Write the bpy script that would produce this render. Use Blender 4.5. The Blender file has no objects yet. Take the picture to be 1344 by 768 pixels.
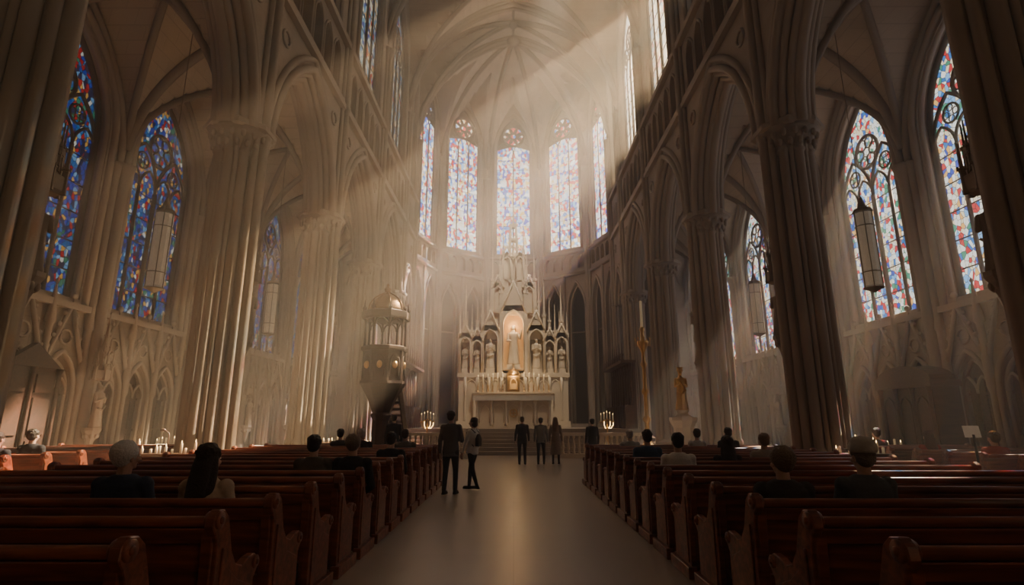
import bpy, math, random
from mathutils import Vector, Matrix
random.seed(7)
PI=math.pi
# ------------------------------------------------------------------ mesh builder
class MB:
    def __init__(s):
        s.v=[];s.f=[];s.mi=[];s.sm=[];s.M=Matrix();s.mat=0;s.smooth=False
    def add(s,vs,fs,smooth=None):
        b=len(s.v)
        for p in vs: s.v.append(s.M@Vector(p))
        sm=s.smooth if smooth is None else smooth
        for f in fs:
            s.f.append([b+i for i in f]);s.mi.append(s.mat);s.sm.append(sm)
    def box(s,cx,cy,cz,sx,sy,sz):
        x,y,z=sx/2,sy/2,sz/2
        vs=[(cx+a*x,cy+b*y,cz+c*z) for c in(-1,1) for b in(-1,1) for a in(-1,1)]
        s.add(vs,[(0,2,3,1),(4,5,7,6),(0,1,5,4),(2,6,7,3),(0,4,6,2),(1,3,7,5)],False)
    def bx(s,x0,x1,y0,y1,z0,z1):
        s.box((x0+x1)/2,(y0+y1)/2,(z0+z1)/2,x1-x0,y1-y0,z1-z0)
    def loft(s,rings,cap=True,smooth=True):
        n=len(rings[0]);vs=[p for r in rings for p in r];fs=[]
        for i in range(len(rings)-1):
            for j in range(n):
                k=(j+1)%n
                fs.append((i*n+j,i*n+k,(i+1)*n+k,(i+1)*n+j))
        if cap:
            fs.append(tuple(range(n))[::-1]);fs.append(tuple((len(rings)-1)*n+j for j in range(n)))
        s.add(vs,fs,smooth)
    def tube(s,pts,r,n=8,flat=1.0,smooth=True,cap=True,ref=None):
        pts=[Vector(p) for p in pts];m=len(pts)
        rs=r if isinstance(r,(list,tuple)) else [r]*m
        T=[]
        for i in range(m):
            a=pts[max(i-1,0)];b=pts[min(i+1,m-1)];d=b-a
            T.append(d.normalized() if d.length>1e-9 else Vector((0,0,1)))
        up=Vector(ref) if ref else (Vector((0,0,1)) if abs(T[0].z)<.9 else Vector((0,1,0)))
        A=(up-T[0]*up.dot(T[0])).normalized();rings=[]
        for i in range(m):
            A=A-T[i]*A.dot(T[i])
            A=A.normalized() if A.length>1e-6 else T[i].orthogonal().normalized()
            B=T[i].cross(A)
            rings.append([pts[i]+(A*math.cos(2*PI*j/n)*flat+B*math.sin(2*PI*j/n))*rs[i] for j in range(n)])
        s.loft(rings,cap,smooth)
    def lathe(s,cx,cy,prof,n=16,mod=None,smooth=True,sx=1,sy=1,rot=0):
        rings=[]
        for r,z in prof:
            rg=[]
            for j in range(n):
                th=2*PI*j/n+rot
                q=mod(th,r) if mod else r
                rg.append((cx+q*math.cos(th)*sx,cy+q*math.sin(th)*sy,z))
            rings.append(rg)
        s.loft(rings,True,smooth)
    def ell(s,c,r,nu=12,nv=8,R=None):
        vs=[];fs=[];c=Vector(c)
        def P(a,b,d):
            p=Vector((a*r[0],b*r[1],d*r[2]))
            return c+(R@p if R else p)
        vs.append(P(0,0,-1))
        for i in range(1,nv):
            ph=-PI/2+PI*i/nv
            for j in range(nu):
                th=2*PI*j/nu
                vs.append(P(math.cos(ph)*math.cos(th),math.cos(ph)*math.sin(th),math.sin(ph)))
        vs.append(P(0,0,1));L=len(vs)-1
        for j in range(nu):
            k=(j+1)%nu
            fs.append((0,1+k,1+j));fs.append((L,L-nu+j,L-nu+k))
            for i in range(nv-2):
                a=1+i*nu
                fs.append((a+j,a+k,a+nu+k,a+nu+j))
        s.add(vs,fs,True)
    def cap2(s,p0,r0,p1,r1,n=12,flat=1.0,ref=None):
        p0=Vector(p0);p1=Vector(p1);d=(p1-p0).normalized()
        pts=[];rs=[]
        for a in (80,55,28): 
            pts.append(p0-d*r0*math.sin(math.radians(a)));rs.append(r0*math.cos(math.radians(a)))
        pts+= [p0,p1];rs+=[r0,r1]
        for a in (28,55,80):
            pts.append(p1+d*r1*math.sin(math.radians(a)));rs.append(r1*math.cos(math.radians(a)))
        s.tube(pts,rs,n,flat,ref=ref)
    def prism(s,poly,vec):
        n=len(poly);vec=Vector(vec)
        vs=[Vector(p) for p in poly]+[Vector(p)+vec for p in poly]
        fs=[tuple(range(n))[::-1],tuple(range(n,2*n))]
        for i in range(n): 
            k=(i+1)%n;fs.append((i,k,n+k,n+i))
        s.add(vs,fs,False)
    def obj(s,name,mats,parent=None,uvU=None,loc=None):
        me=bpy.data.meshes.new(name+"_mesh")
        me.from_pydata([tuple(v) for v in s.v],[],s.f)
        for m in mats: me.materials.append(m)
        me.polygons.foreach_set("material_index",s.mi)
        me.polygons.foreach_set("use_smooth",s.sm)
        if uvU is not None:
            uv=me.uv_layers.new(name="UVMap");U=Vector(uvU)
            for l in me.loops:
                c=me.vertices[l.vertex_index].co
                uv.data[l.index].uv=(c.dot(U),c.z)
        me.update()
        o=bpy.data.objects.new(name,me);bpy.context.scene.collection.objects.link(o)
        if parent: o.parent=parent
        if loc: o.location=loc
        return o
def empty(name,loc=(0,0,0),rz=0):
    e=bpy.data.objects.new(name,None);e.empty_display_size=.2
    e.location=loc;e.rotation_euler=(0,0,rz)
    bpy.context.scene.collection.objects.link(e);return e
# ------------------------------------------------------------------ materials
def newmat(name):
    m=bpy.data.materials.new(name);m.use_nodes=True
    nt=m.node_tree
    return m,nt,nt.nodes["Principled BSDF"]
def simple(name,col,rough=.6,metal=0,noise=.12,scale=8,bump=.0,emit=None,es=0,spec=None,sheen=0):
    m,nt,b=newmat(name);N=nt.nodes;L=nt.links
    tc=N.new("ShaderNodeTexCoord");no=N.new("ShaderNodeTexNoise");no.inputs["Scale"].default_value=scale
    no.inputs["Detail"].default_value=4
    L.new(tc.outputs["Object"],no.inputs["Vector"])
    mx=N.new("ShaderNodeMix");mx.data_type='RGBA'
    a=[max(0,c*(1-noise)) for c in col];c2=[min(1,c*(1+noise)) for c in col]
    mx.inputs["A"].default_value=(*a,1);mx.inputs["B"].default_value=(*c2,1)
    L.new(no.outputs["Fac"],mx.inputs["Factor"]);L.new(mx.outputs["Result"],b.inputs["Base Color"])
    b.inputs["Roughness"].default_value=rough;b.inputs["Metallic"].default_value=metal
    if spec is not None: b.inputs["Specular IOR Level"].default_value=spec
    if bump:
        bp=N.new("ShaderNodeBump");bp.inputs["Strength"].default_value=bump;bp.inputs["Distance"].default_value=.02
        L.new(no.outputs["Fac"],bp.inputs["Height"]);L.new(bp.outputs["Normal"],b.inputs["Normal"])
    if emit: 
        b.inputs["Emission Color"].default_value=(*emit,1);b.inputs["Emission Strength"].default_value=es
        m.cycles.emission_sampling='NONE'
    return m
def stone(name,c1,c2,joints=True,bw=1.0,bh=.42,rough=.85):
    m,nt,b=newmat(name);N=nt.nodes;L=nt.links
    tc=N.new("ShaderNodeTexCoord")
    n1=N.new("ShaderNodeTexNoise");n1.inputs["Scale"].default_value=.55;n1.inputs["Detail"].default_value=6
    n2=N.new("ShaderNodeTexNoise");n2.inputs["Scale"].default_value=14;n2.inputs["Detail"].default_value=5
    L.new(tc.outputs["Object"],n1.inputs["Vector"]);L.new(tc.outputs["Object"],n2.inputs["Vector"])
    rp=N.new("ShaderNodeValToRGB");rp.color_ramp.elements[0].position=.3;rp.color_ramp.elements[1].position=.7
    rp.color_ramp.elements[0].color=(*c1,1);rp.color_ramp.elements[1].color=(*c2,1)
    L.new(n1.outputs["Fac"],rp.inputs["Fac"])
    col=rp.outputs["Color"]
    if joints:
        sp=N.new("ShaderNodeSeparateXYZ");L.new(tc.outputs["Object"],sp.inputs[0])
        ad=N.new("ShaderNodeMath");ad.operation='ADD';L.new(sp.outputs[0],ad.inputs[0]);L.new(sp.outputs[1],ad.inputs[1])
        cb=N.new("ShaderNodeCombineXYZ");L.new(ad.outputs[0],cb.inputs[0]);L.new(sp.outputs[2],cb.inputs[1])
        br=N.new("ShaderNodeTexBrick");br.inputs["Scale"].default_value=1;br.inputs["Brick Width"].default_value=bw
        br.inputs["Row Height"].default_value=bh;br.inputs["Mortar Size"].default_value=.012
        br.inputs["Color1"].default_value=(1,1,1,1);br.inputs["Color2"].default_value=(.88,.86,.84,1);br.inputs["Mortar"].default_value=(.66,.63,.6,1)
        L.new(cb.outputs[0],br.inputs["Vector"])
        mx=N.new("ShaderNodeMix");mx.data_type='RGBA';mx.blend_type='MULTIPLY';mx.inputs["Factor"].default_value=.65
        L.new(col,mx.inputs["A"]);L.new(br.outputs["Color"],mx.inputs["B"]);col=mx.outputs["Result"]
    L.new(col,b.inputs["Base Color"]);b.inputs["Roughness"].default_value=rough
    bp=N.new("ShaderNodeBump");bp.inputs["Strength"].default_value=.25;bp.inputs["Distance"].default_value=.02
    L.new(n2.outputs["Fac"],bp.inputs["Height"]);L.new(bp.outputs["Normal"],b.inputs["Normal"])
    return m
def wood(name,c1,c2,rough=.4,scale=3):
    m,nt,b=newmat(name);N=nt.nodes;L=nt.links
    tc=N.new("ShaderNodeTexCoord");mp=N.new("ShaderNodeMapping");mp.inputs["Scale"].default_value=(.6,6,6)
    L.new(tc.outputs["Object"],mp.inputs[0])
    no=N.new("ShaderNodeTexNoise");no.inputs["Scale"].default_value=scale;no.inputs["Detail"].default_value=6;no.inputs["Distortion"].default_value=.6
    L.new(mp.outputs[0],no.inputs["Vector"])
    rp=N.new("ShaderNodeValToRGB");rp.color_ramp.elements[0].position=.35;rp.color_ramp.elements[1].position=.68
    rp.color_ramp.elements[0].color=(*c1,1);rp.color_ramp.elements[1].color=(*c2,1)
    L.new(no.outputs["Fac"],rp.inputs["Fac"]);L.new(rp.outputs["Color"],b.inputs["Base Color"])
    b.inputs["Roughness"].default_value=rough
    bp=N.new("ShaderNodeBump");bp.inputs["Strength"].default_value=.12;bp.inputs["Distance"].default_value=.01
    L.new(no.outputs["Fac"],bp.inputs["Height"]);L.new(bp.outputs["Normal"],b.inputs["Normal"])
    return m
def glassmat(name,palette,es,trans,scale=5.0,white=0.0,lead=.04,tint=(1,1,1),sample=True,fig=(1.25,.72)):
    m=bpy.data.materials.new(name);m.use_nodes=True;nt=m.node_tree;N=nt.nodes;L=nt.links;N.clear()
    out=N.new("ShaderNodeOutputMaterial");uv=N.new("ShaderNodeUVMap");uv.uv_map="UVMap"
    mp=N.new("ShaderNodeMapping");mp.inputs["Scale"].default_value=(fig[0],fig[1],1);L.new(uv.outputs[0],mp.inputs[0])
    mq=N.new("ShaderNodeMapping");mq.inputs["Scale"].default_value=(1.15,.85,1);L.new(uv.outputs[0],mq.inputs[0])
    v1=N.new("ShaderNodeTexVoronoi");v1.inputs["Scale"].default_value=scale;v1.voronoi_dimensions='2D'
    v2=N.new("ShaderNodeTexVoronoi");v2.inputs["Scale"].default_value=1.0;v2.voronoi_dimensions='2D'
    ve=N.new("ShaderNodeTexVoronoi");ve.inputs["Scale"].default_value=scale;ve.feature='DISTANCE_TO_EDGE';ve.voronoi_dimensions='2D'
    for q in (v1,ve): L.new(mq.outputs[0],q.inputs["Vector"])
    L.new(mp.outputs[0],v2.inputs["Vector"])
    s1=N.new("ShaderNodeSeparateColor");s2=N.new("ShaderNodeSeparateColor")
    L.new(v1.outputs["Color"],s1.inputs[0]);L.new(v2.outputs["Color"],s2.inputs[0])
    m1=N.new("ShaderNodeMath");m1.operation='MULTIPLY';m1.inputs[1].default_value=.55;L.new(s1.outputs[0],m1.inputs[0])
    m2=N.new("ShaderNodeMath");m2.operation='MULTIPLY_ADD';m2.inputs[1].default_value=.45;L.new(s2.outputs[0],m2.inputs[0]);L.new(m1.outputs[0],m2.inputs[2])
    rp=N.new("ShaderNodeValToRGB");cr=rp.color_ramp;cr.interpolation='CONSTANT'
    n=len(palette)
    while len(cr.elements)<n: cr.elements.new(.5)
    for i,c in enumerate(palette):
        cr.elements[i].position=.12+.76*i/n if i else 0
        cr.elements[i].color=(*[(k+(1-k)*white)*t for k,t in zip(c,tint)],1)
    L.new(m2.outputs[0],rp.inputs["Fac"])
    ed=N.new("ShaderNodeMath");ed.operation='GREATER_THAN';ed.inputs[1].default_value=lead;L.new(ve.outputs["Distance"],ed.inputs[0])
    mx=N.new("ShaderNodeMix");mx.data_type='RGBA';mx.inputs["A"].default_value=(.01,.01,.012,1)
    L.new(ed.outputs[0],mx.inputs["Factor"]);L.new(rp.outputs["Color"],mx.inputs["B"])
    em=N.new("ShaderNodeEmission");em.inputs["Strength"].default_value=es;L.new(mx.outputs["Result"],em.inputs["Color"])
    m3=N.new("ShaderNodeMix");m3.data_type='RGBA';m3.blend_type='MULTIPLY';m3.inputs["Factor"].default_value=1
    m3.inputs["B"].default_value=(trans,trans,trans,1);L.new(mx.outputs["Result"],m3.inputs["A"])
    tr=N.new("ShaderNodeBsdfTransparent");L.new(m3.outputs["Result"],tr.inputs["Color"])
    ad=N.new("ShaderNodeAddShader");L.new(em.outputs[0],ad.inputs[0]);L.new(tr.outputs[0],ad.inputs[1])
    L.new(ad.outputs[0],out.inputs["Surface"])
    if not sample: m.cycles.emission_sampling='NONE'
    return m
STONE=stone("limestone",(.265,.215,.165),(.40,.33,.26))
STONEP=stone("limestone_moulding",(.275,.225,.175),(.40,.334,.266),joints=False)
RIB=stone("vault_rib_stone",(.21,.168,.128),(.28,.228,.176),joints=False)
VAULT=stone("vault_plaster",(.42,.345,.262),(.52,.43,.332),bw=.8,bh=.3)
DARK=stone("shadow_stone",(.06,.048,.04),(.085,.07,.056))
WOOD=wood("mahogany",(.12,.036,.020),(.36,.105,.055),.32)
WOOD2=wood("dark_oak",(.03,.014,.008),(.08,.038,.02),.5)
WOODR=wood("red_oak_panel",(.06,.031,.019),(.13,.068,.04),.5)
WOODPU=wood("carved_walnut",(.022,.008,.004),(.06,.021,.010),.6)
GOLD=simple("gilded_brass",(.75,.48,.2),.32,.9,.25,12)
BRONZE=simple("aged_bronze",(.26,.15,.07),.45,.8,.25,12)
MARBLE=simple("carved_marble",(.72,.62,.48),.5,0,.12,3,.2)
WHITE=simple("altar_cloth",(.75,.71,.62),.8)
WAX=simple("candle_wax",(.85,.78,.6),.5,emit=(1,.72,.38),es=.12)
FLAME=simple("flame",(1,.7,.3),.5,emit=(1,.6,.22),es=9)
GLOW=simple("gilded_niche_glow",(.8,.5,.2),.45,.6,emit=(1,.5,.16),es=.4)  # gilding with the niche's warm light put in as emission
IRON=simple("wrought_iron",(.05,.045,.04),.5,.6)
LEAD=simple("window_tracery",(.12,.10,.08),.8)
PAPER=simple("parchment_glass",(.50,.43,.34),.6,emit=(1,.8,.55),es=.07)
LFR=simple("lantern_frame",(.20,.15,.10),.5,.5)
blue=(.02,.06,.42);blue2=(.02,.16,.45);red=(.55,.02,.02);amb=(.8,.42,.1);wh=(.85,.82,.72);grn=(.04,.25,.14);sky=(.2,.42,.7);dk=(.03,.03,.08);cr=(.8,.66,.42)
WT=(1,.9,.72)
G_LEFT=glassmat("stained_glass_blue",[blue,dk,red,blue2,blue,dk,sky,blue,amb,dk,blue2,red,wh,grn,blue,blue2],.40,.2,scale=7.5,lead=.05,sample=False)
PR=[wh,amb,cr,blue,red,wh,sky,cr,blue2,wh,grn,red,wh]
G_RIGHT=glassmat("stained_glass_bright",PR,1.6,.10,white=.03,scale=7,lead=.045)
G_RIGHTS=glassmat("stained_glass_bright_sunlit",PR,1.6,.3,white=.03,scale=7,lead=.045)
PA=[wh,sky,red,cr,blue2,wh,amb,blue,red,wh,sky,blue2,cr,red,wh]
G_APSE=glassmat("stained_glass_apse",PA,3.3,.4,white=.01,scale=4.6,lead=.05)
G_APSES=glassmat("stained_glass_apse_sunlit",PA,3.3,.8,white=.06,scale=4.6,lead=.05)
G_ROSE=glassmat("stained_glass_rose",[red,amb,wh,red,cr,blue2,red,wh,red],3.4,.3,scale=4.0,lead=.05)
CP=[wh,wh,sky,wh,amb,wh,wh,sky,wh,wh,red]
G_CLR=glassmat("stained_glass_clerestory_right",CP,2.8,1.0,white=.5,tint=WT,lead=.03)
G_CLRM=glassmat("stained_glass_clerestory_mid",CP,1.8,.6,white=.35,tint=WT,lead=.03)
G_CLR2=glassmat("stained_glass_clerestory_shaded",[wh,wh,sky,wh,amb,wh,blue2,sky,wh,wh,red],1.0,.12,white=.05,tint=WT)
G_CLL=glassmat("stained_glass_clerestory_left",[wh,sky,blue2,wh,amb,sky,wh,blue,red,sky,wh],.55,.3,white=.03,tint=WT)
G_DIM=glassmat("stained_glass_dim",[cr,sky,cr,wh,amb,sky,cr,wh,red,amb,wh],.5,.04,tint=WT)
def floormat():
    m,nt,b=newmat("polished_stone_floor");N=nt.nodes;L=nt.links
    tc=N.new("ShaderNodeTexCoord")
    br=N.new("ShaderNodeTexBrick");br.offset=0;br.inputs["Scale"].default_value=1;br.inputs["Brick Width"].default_value=1.82;br.inputs["Row Height"].default_value=1.2
    br.inputs["Mortar Size"].default_value=.005;br.inputs["Color1"].default_value=(.40,.345,.285,1);br.inputs["Color2"].default_value=(.38,.325,.268,1);br.inputs["Mortar"].default_value=(.29,.25,.205,1)
    L.new(tc.outputs["Object"],br.inputs["Vector"])
    no=N.new("ShaderNodeTexNoise");no.inputs["Scale"].default_value=1.1;no.inputs["Detail"].default_value=3;L.new(tc.outputs["Object"],no.inputs["Vector"])
    mx=N.new("ShaderNodeMix");mx.data_type='RGBA';mx.blend_type='MULTIPLY';mx.inputs["Factor"].default_value=.2
    L.new(br.outputs["Color"],mx.inputs["A"]);L.new(no.outputs["Fac"],mx.inputs["B"]);L.new(mx.outputs["Result"],b.inputs["Base Color"])
    mr=N.new("ShaderNodeMapRange");mr.inputs["To Min"].default_value=.27;mr.inputs["To Max"].default_value=.32;L.new(no.outputs["Fac"],mr.inputs[0]);L.new(mr.outputs[0],b.inputs["Roughness"])
    return m
FLOOR=floormat()
# ------------------------------------------------------------------ gothic helpers
def prof(t,k):
    t=min(max(t,0),1);R=(1+k*k)/2
    return math.sqrt(max(0,R*R-(t+R-1)**2))/k
def arch(uc,hw,spring,apex,n=9):
    k=(apex-spring)/hw;o=[]
    for i in range(-n,n+1):
        t=math.sin(abs(i)/n*PI/2)
        o.append((uc+(t if i>0 else -t)*hw,spring+(apex-spring)*prof(t,k)))
    return o
Z=Vector((0,0,1))
def archwall(mb,O,U,N,u0,u1,z0,z1,holes,th):
    O=Vector(O);U=Vector(U);N=Vector(N)
    P=lambda u,n,z:O+U*u+N*n+Z*z
    def quad(a,b,c,d): mb.add([a,b,c,d],[(0,1,2,3)],False)
    def rect(ua,ub,za,zb):
        if ub-ua<1e-4 or zb-za<1e-4:return
        for n in (0,th): quad(P(ua,n,za),P(ub,n,za),P(ub,n,zb),P(ua,n,zb))
    def under(ua,ub):
        if ub-ua>1e-4: quad(P(ua,0,z0),P(ub,0,z0),P(ub,th,z0),P(ua,th,z0))
    cur=u0
    for (uc,hw,sill,sp,ap) in sorted(holes):
        rect(cur,uc-hw,z0,z1);rect(uc-hw,uc+hw,z0,sill);under(cur,uc-hw)
        pts=arch(uc,hw,sp,ap)
        for a,b in zip(pts[:-1],pts[1:]):
            for n in (0,th): quad(P(a[0],n,a[1]),P(b[0],n,b[1]),P(b[0],n,z1),P(a[0],n,z1))
            quad(P(a[0],0,a[1]),P(b[0],0,b[1]),P(b[0],th,b[1]),P(a[0],th,a[1]))
        if sp>sill+1e-4:
            for u in (uc-hw,uc+hw): quad(P(u,0,sill),P(u,th,sill),P(u,th,sp),P(u,0,sp))
        if sill>z0+1e-4: quad(P(uc-hw,0,sill),P(uc+hw,0,sill),P(uc+hw,th,sill),P(uc-hw,th,sill))
        cur=uc+hw
    rect(cur,u1,z0,z1);under(cur,u1)
    quad(P(u0,0,z0),P(u0,th,z0),P(u0,th,z1),P(u0,0,z1));quad(P(u1,0,z0),P(u1,th,z0),P(u1,th,z1),P(u1,0,z1))
    quad(P(u0,0,z1),P(u1,0,z1),P(u1,th,z1),P(u0,th,z1))
def archtube(mb,O,U,N,n,uc,hw,sp,ap,r,base=None,ns=8):
    O=Vector(O);U=Vector(U);N=Vector(N)
    pts=[O+U*u+N*n+Z*z for u,z in arch(uc,hw,sp,ap,10)]
    if base is not None:
        pts=[O+U*(uc-hw)+N*n+Z*base]+pts+[O+U*(uc+hw)+N*n+Z*base]
    mb.tube(pts,r,ns,ref=N)
wcount=[0]
def gwindow(O,U,N,uc,hw,sill,sp,ap,lights,glass,depth=.45,rose=True):
    wcount[0]+=1;mb=MB();O=Vector(O);U=Vector(U);N=Vector(N)
    P=lambda u,n,z:O+U*u+N*n+Z*z
    mb.mat=1;pts=arch(uc,hw,sp,ap)
    for a,b in zip(pts[:-1],pts[1:]):
        mb.add([P(a[0],depth,sill),P(b[0],depth,sill),P(b[0],depth,b[1]),P(a[0],depth,a[1])],[(0,1,2,3)],False)
    mb.mat=0;d=depth-.04
    archtube(mb,O,U,N,d,uc,hw-.04,sp,ap-.04,.10,sill)
    mb.tube([P(uc-hw,d,sill),P(uc+hw,d,sill)],.12,6)
    zs=sp-hw*.35;w=2*hw/lights
    for i in range(1,lights):
        u=uc-hw+w*i
        big=(lights==4 and i==2)
        mb.tube([P(u,d,sill),P(u,d,zs)],.085 if big else .06,6)
    for i in range(lights):
        archtube(mb,O,U,N,d,uc-hw+w*(i+.5),w/2,zs,zs+w*.85,.045,None,6)
    def circ(u,z,r,t,foil=6):
        mb.tube([P(u+r*math.cos(a*PI/9),d,z+r*math.sin(a*PI/9)) for a in range(19)],t,6,ref=N)
        for k in range(foil):
            a=2*PI*k/foil
            rr=r*.36;cu=u+r*.6*math.cos(a);cz=z+r*.6*math.sin(a)
            mb.tube([P(cu+rr*math.cos(b*PI/4),d,cz+rr*math.sin(b*PI/4)) for b in range(9)],t*.5,5,ref=N)
    def plate(poly):
        mb.mat=0;mb.add([P(u,d+.02,z) for u,z in poly],[tuple(range(len(poly)))],False)
    if lights==4:
        for sg in (-1,1):
            archtube(mb,O,U,N,d,uc+sg*hw/2,hw/2,zs,zs+hw*.95,.06,None,6)
            circ(uc+sg*hw/2,zs+hw*.56,hw*.17,.035,4)
        circ(uc,sp+(ap-sp)*.36,hw*.36,.06)
    elif hw>1:
        zc=sp+(ap-sp)*.40;R=hw*.62
        A2=arch(uc,hw,sp,ap,10)
        M2=24
        for sg in (-1,1):
            side=[(u,z) for u,z in A2 if (u-uc)*sg>=-1e-6]
            side=sorted(side,key=lambda p:-p[1])
            half=[(uc+sg*R*math.sin(PI*q/12),zc+R*math.cos(PI*q/12)) for q in range(13)]
            n1=len(side);
            tgt=[side[min(n1-1,round(q*(n1-1)/9))] for q in range(10)]
            low=[(uc+sg*hw,sp-.0),(uc+sg*hw*.9,sp-.12),(uc,zc-R-.02)]
            tgt=tgt+low
            for q in range(12):
                plate([half[q],half[q+1],tgt[q+1],tgt[q]])
        mb.mat=2
        mb.add([P(uc+R*math.cos(2*PI*q/M2),depth-.015,zc+R*math.sin(2*PI*q/M2)) for q in range(M2)],[tuple(range(M2))],False)
        mb.mat=0
        circ(uc,zc,R,.12,8);circ(uc,zc,R*.34,.06,0)
        for k in range(8):
            a=PI/8+k*PI/4
            mb.tube([P(uc+R*.34*math.cos(a),d,zc+R*.34*math.sin(a)),P(uc+R*math.cos(a),d,zc+R*math.sin(a))],.04,5)
        for sg in (-1,1):
            circ(uc+sg*hw*.5,zs+w*.85+.25,hw*.22,.05,4)
    else:
        circ(uc,sp+(ap-sp)*.36,hw*.5,.05,6)
    z=sill+.85
    while z<zs:
        mb.tube([P(uc-hw,d+.02,z),P(uc+hw,d+.02,z)],.022,4);z+=.85
    return mb.obj("window_%d"%wcount[0],[LEAD,glass,G_ROSE],uvU=U)
# ------------------------------------------------------------------ layout
YS=[-5.8,.7,7.2,13.5,19.9,26.3,32.7];YE=36.3
XN=6.9;XA=12.4;SPR=21.3;RIDGE=30.0
AY=[4.4+4.6*i for i in range(-2,8)]
fl=MB();fl.bx(-16,16,-9,48,-.3,0);fl.obj("floor",[FLOOR])
bays=list(zip(YS[:-1],YS[1:]))+[(YS[-1],YE)]
bays=[(-8.0,-5.8)]+bays
for s,side in ((-1,"left"),(1,"right")):
    mb=MB();O=(s*XN,0,0);U=(0,1,0);N=(s,0,0)
    tr=MB()
    for ya,yb in bays:
        c=(ya+yb)/2;L=yb-ya
        if L>3.5:
            hw=L/2-.62;rise=hw*1.6
            archwall(mb,O,U,N,ya,yb,9.1,13.9,[(c,hw,9.1,9.1,9.1+rise)],1.0)
            for n,dh,r in ((-.02,.34,.11),(-.05,.10,.13),(.13,-.02,.10),(.32,-.12,.11),(.5,-.16,.16),(.68,-.12,.11),(.87,-.02,.1)):
                archtube(tr,O,U,N,n,c,hw+dh,9.1,9.1+(hw+dh)*1.6,r)
            k=5;w=(L-1.3)/k
            hs=[(ya+.65+w*(i+.5),w*.38,14.35,15.5,15.5+w*.62) for i in range(k)]
            archwall(mb,O,U,N,ya,yb,13.9,16.7,hs,.35)
            mb.bx(min(s*(XN+.36),s*(XN+1)),max(s*(XN+.36),s*(XN+1)),ya,yb,13.9,16.7)
            for i in range(k):
                archtube(tr,O,U,N,-.02,hs[i][0],w*.42,15.5,15.5+w*.72,.05,14.3,6)
            hw2=min(1.9,L/2-1.0)
            ap=26.9
            archwall(mb,O,U,N,ya,yb,16.7,30.6,[(c,hw2,17.2,23.4,ap)],.6)
            archtube(tr,O,U,N,-.03,c,hw2+.15,23.4,ap+.2,.1,17)
            for uu in (ya+.95,yb-.95):
                tr.tube([Vector((s*(XN-.02),uu+.24*math.cos(q*PI/8),12.9+.24*math.sin(q*PI/8))) for q in range(17)],.05,6,ref=(1,0,0))
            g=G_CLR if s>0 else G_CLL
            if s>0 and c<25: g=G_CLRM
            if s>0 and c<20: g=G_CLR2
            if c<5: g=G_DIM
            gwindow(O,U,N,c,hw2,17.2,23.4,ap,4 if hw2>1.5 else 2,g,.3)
        else:
            archwall(mb,O,U,N,ya,yb,0,30.6,[],1.0)
    wall=mb.obj("wall_nave_"+side,[STONE])
    for z,h,d in ((13.75,.22,.2),(14.1,.1,.12),(16.55,.26,.22),(16.95,.1,.1)):
        tr.bx(min(s*(XN-d),s*XN),max(s*(XN-d),s*XN),-8,YE,z,z+h)
    for i,y in enumerate(YS+[YE]):
        if i: 
            for dx,dy,r in ((-.14,0,.14),(-.05,.2,.085),(-.05,-.2,.085)):
                tr.lathe(s*(XN+dx),y+dy,[(r*1.5,0),(r*1.5,.5),(r*1.15,.8),(r,.95),(r,8.95),(r*1.25,9.0),(r*1.25,9.15),(r,9.2),(r,13.7),(r*1.3,13.75),(r*1.3,13.9),(r,13.95),(r,20.7),(r*1.1,20.8),(r,20.85),(r*1.7,21.3),(r*1.8,21.45)],10)
    tr.obj("trim_%s_arcade"%side,[STONEP])
def pier(x,y):
    mb=MB()
    mb.lathe(x,y,[(.86,0),(.86,.38),(.80,.45),(.80,.62)],8,smooth=False,rot=PI/8)
    mb.lathe(x,y,[(.80,.6),(.72,.7),(.48,.85),(.46,1.1),(.44,2),(.44,8.4),(.5,8.5),(.62,8.9),(.82,9.08)],32)
    for k in range(16):
        a=2*PI*k/16;big=k%2==0
        r=.125 if big else .06;R=.46 if big else .475
        cx,cy=x+R*math.cos(a),y+R*math.sin(a)
        mb.lathe(cx,cy,[(r*1.7,.6),(r*1.7,.68),(r*1.25,.74),(r*1.5,.82),(r*1.4,.92),(r,1.0),(r,8.38),(r*1.3,8.42),(r*1.3,8.48),(r,8.52),(r*1.15,8.7),(r*1.8,9.05)],10)
    mb.lathe(x,y,[(.82,9.05),(.9,9.1),(.9,9.22),(.84,9.28)],8,smooth=False,rot=PI/8)
    for k in range(16):
        a=2*PI*k/16
        for zz,rr in ((8.66,.62),(8.9,.70)):
            b=a+(PI/16 if zz>8.8 else 0)
            mb.ell((x+rr*math.cos(b),y+rr*math.sin(b),zz),(.07,.07,.11),6,5)
    return mb.obj("stone_pier",[STONEP])
for y in YS[1:]:
    for s in (-1,1): pier(s*7.4,y)
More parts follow.
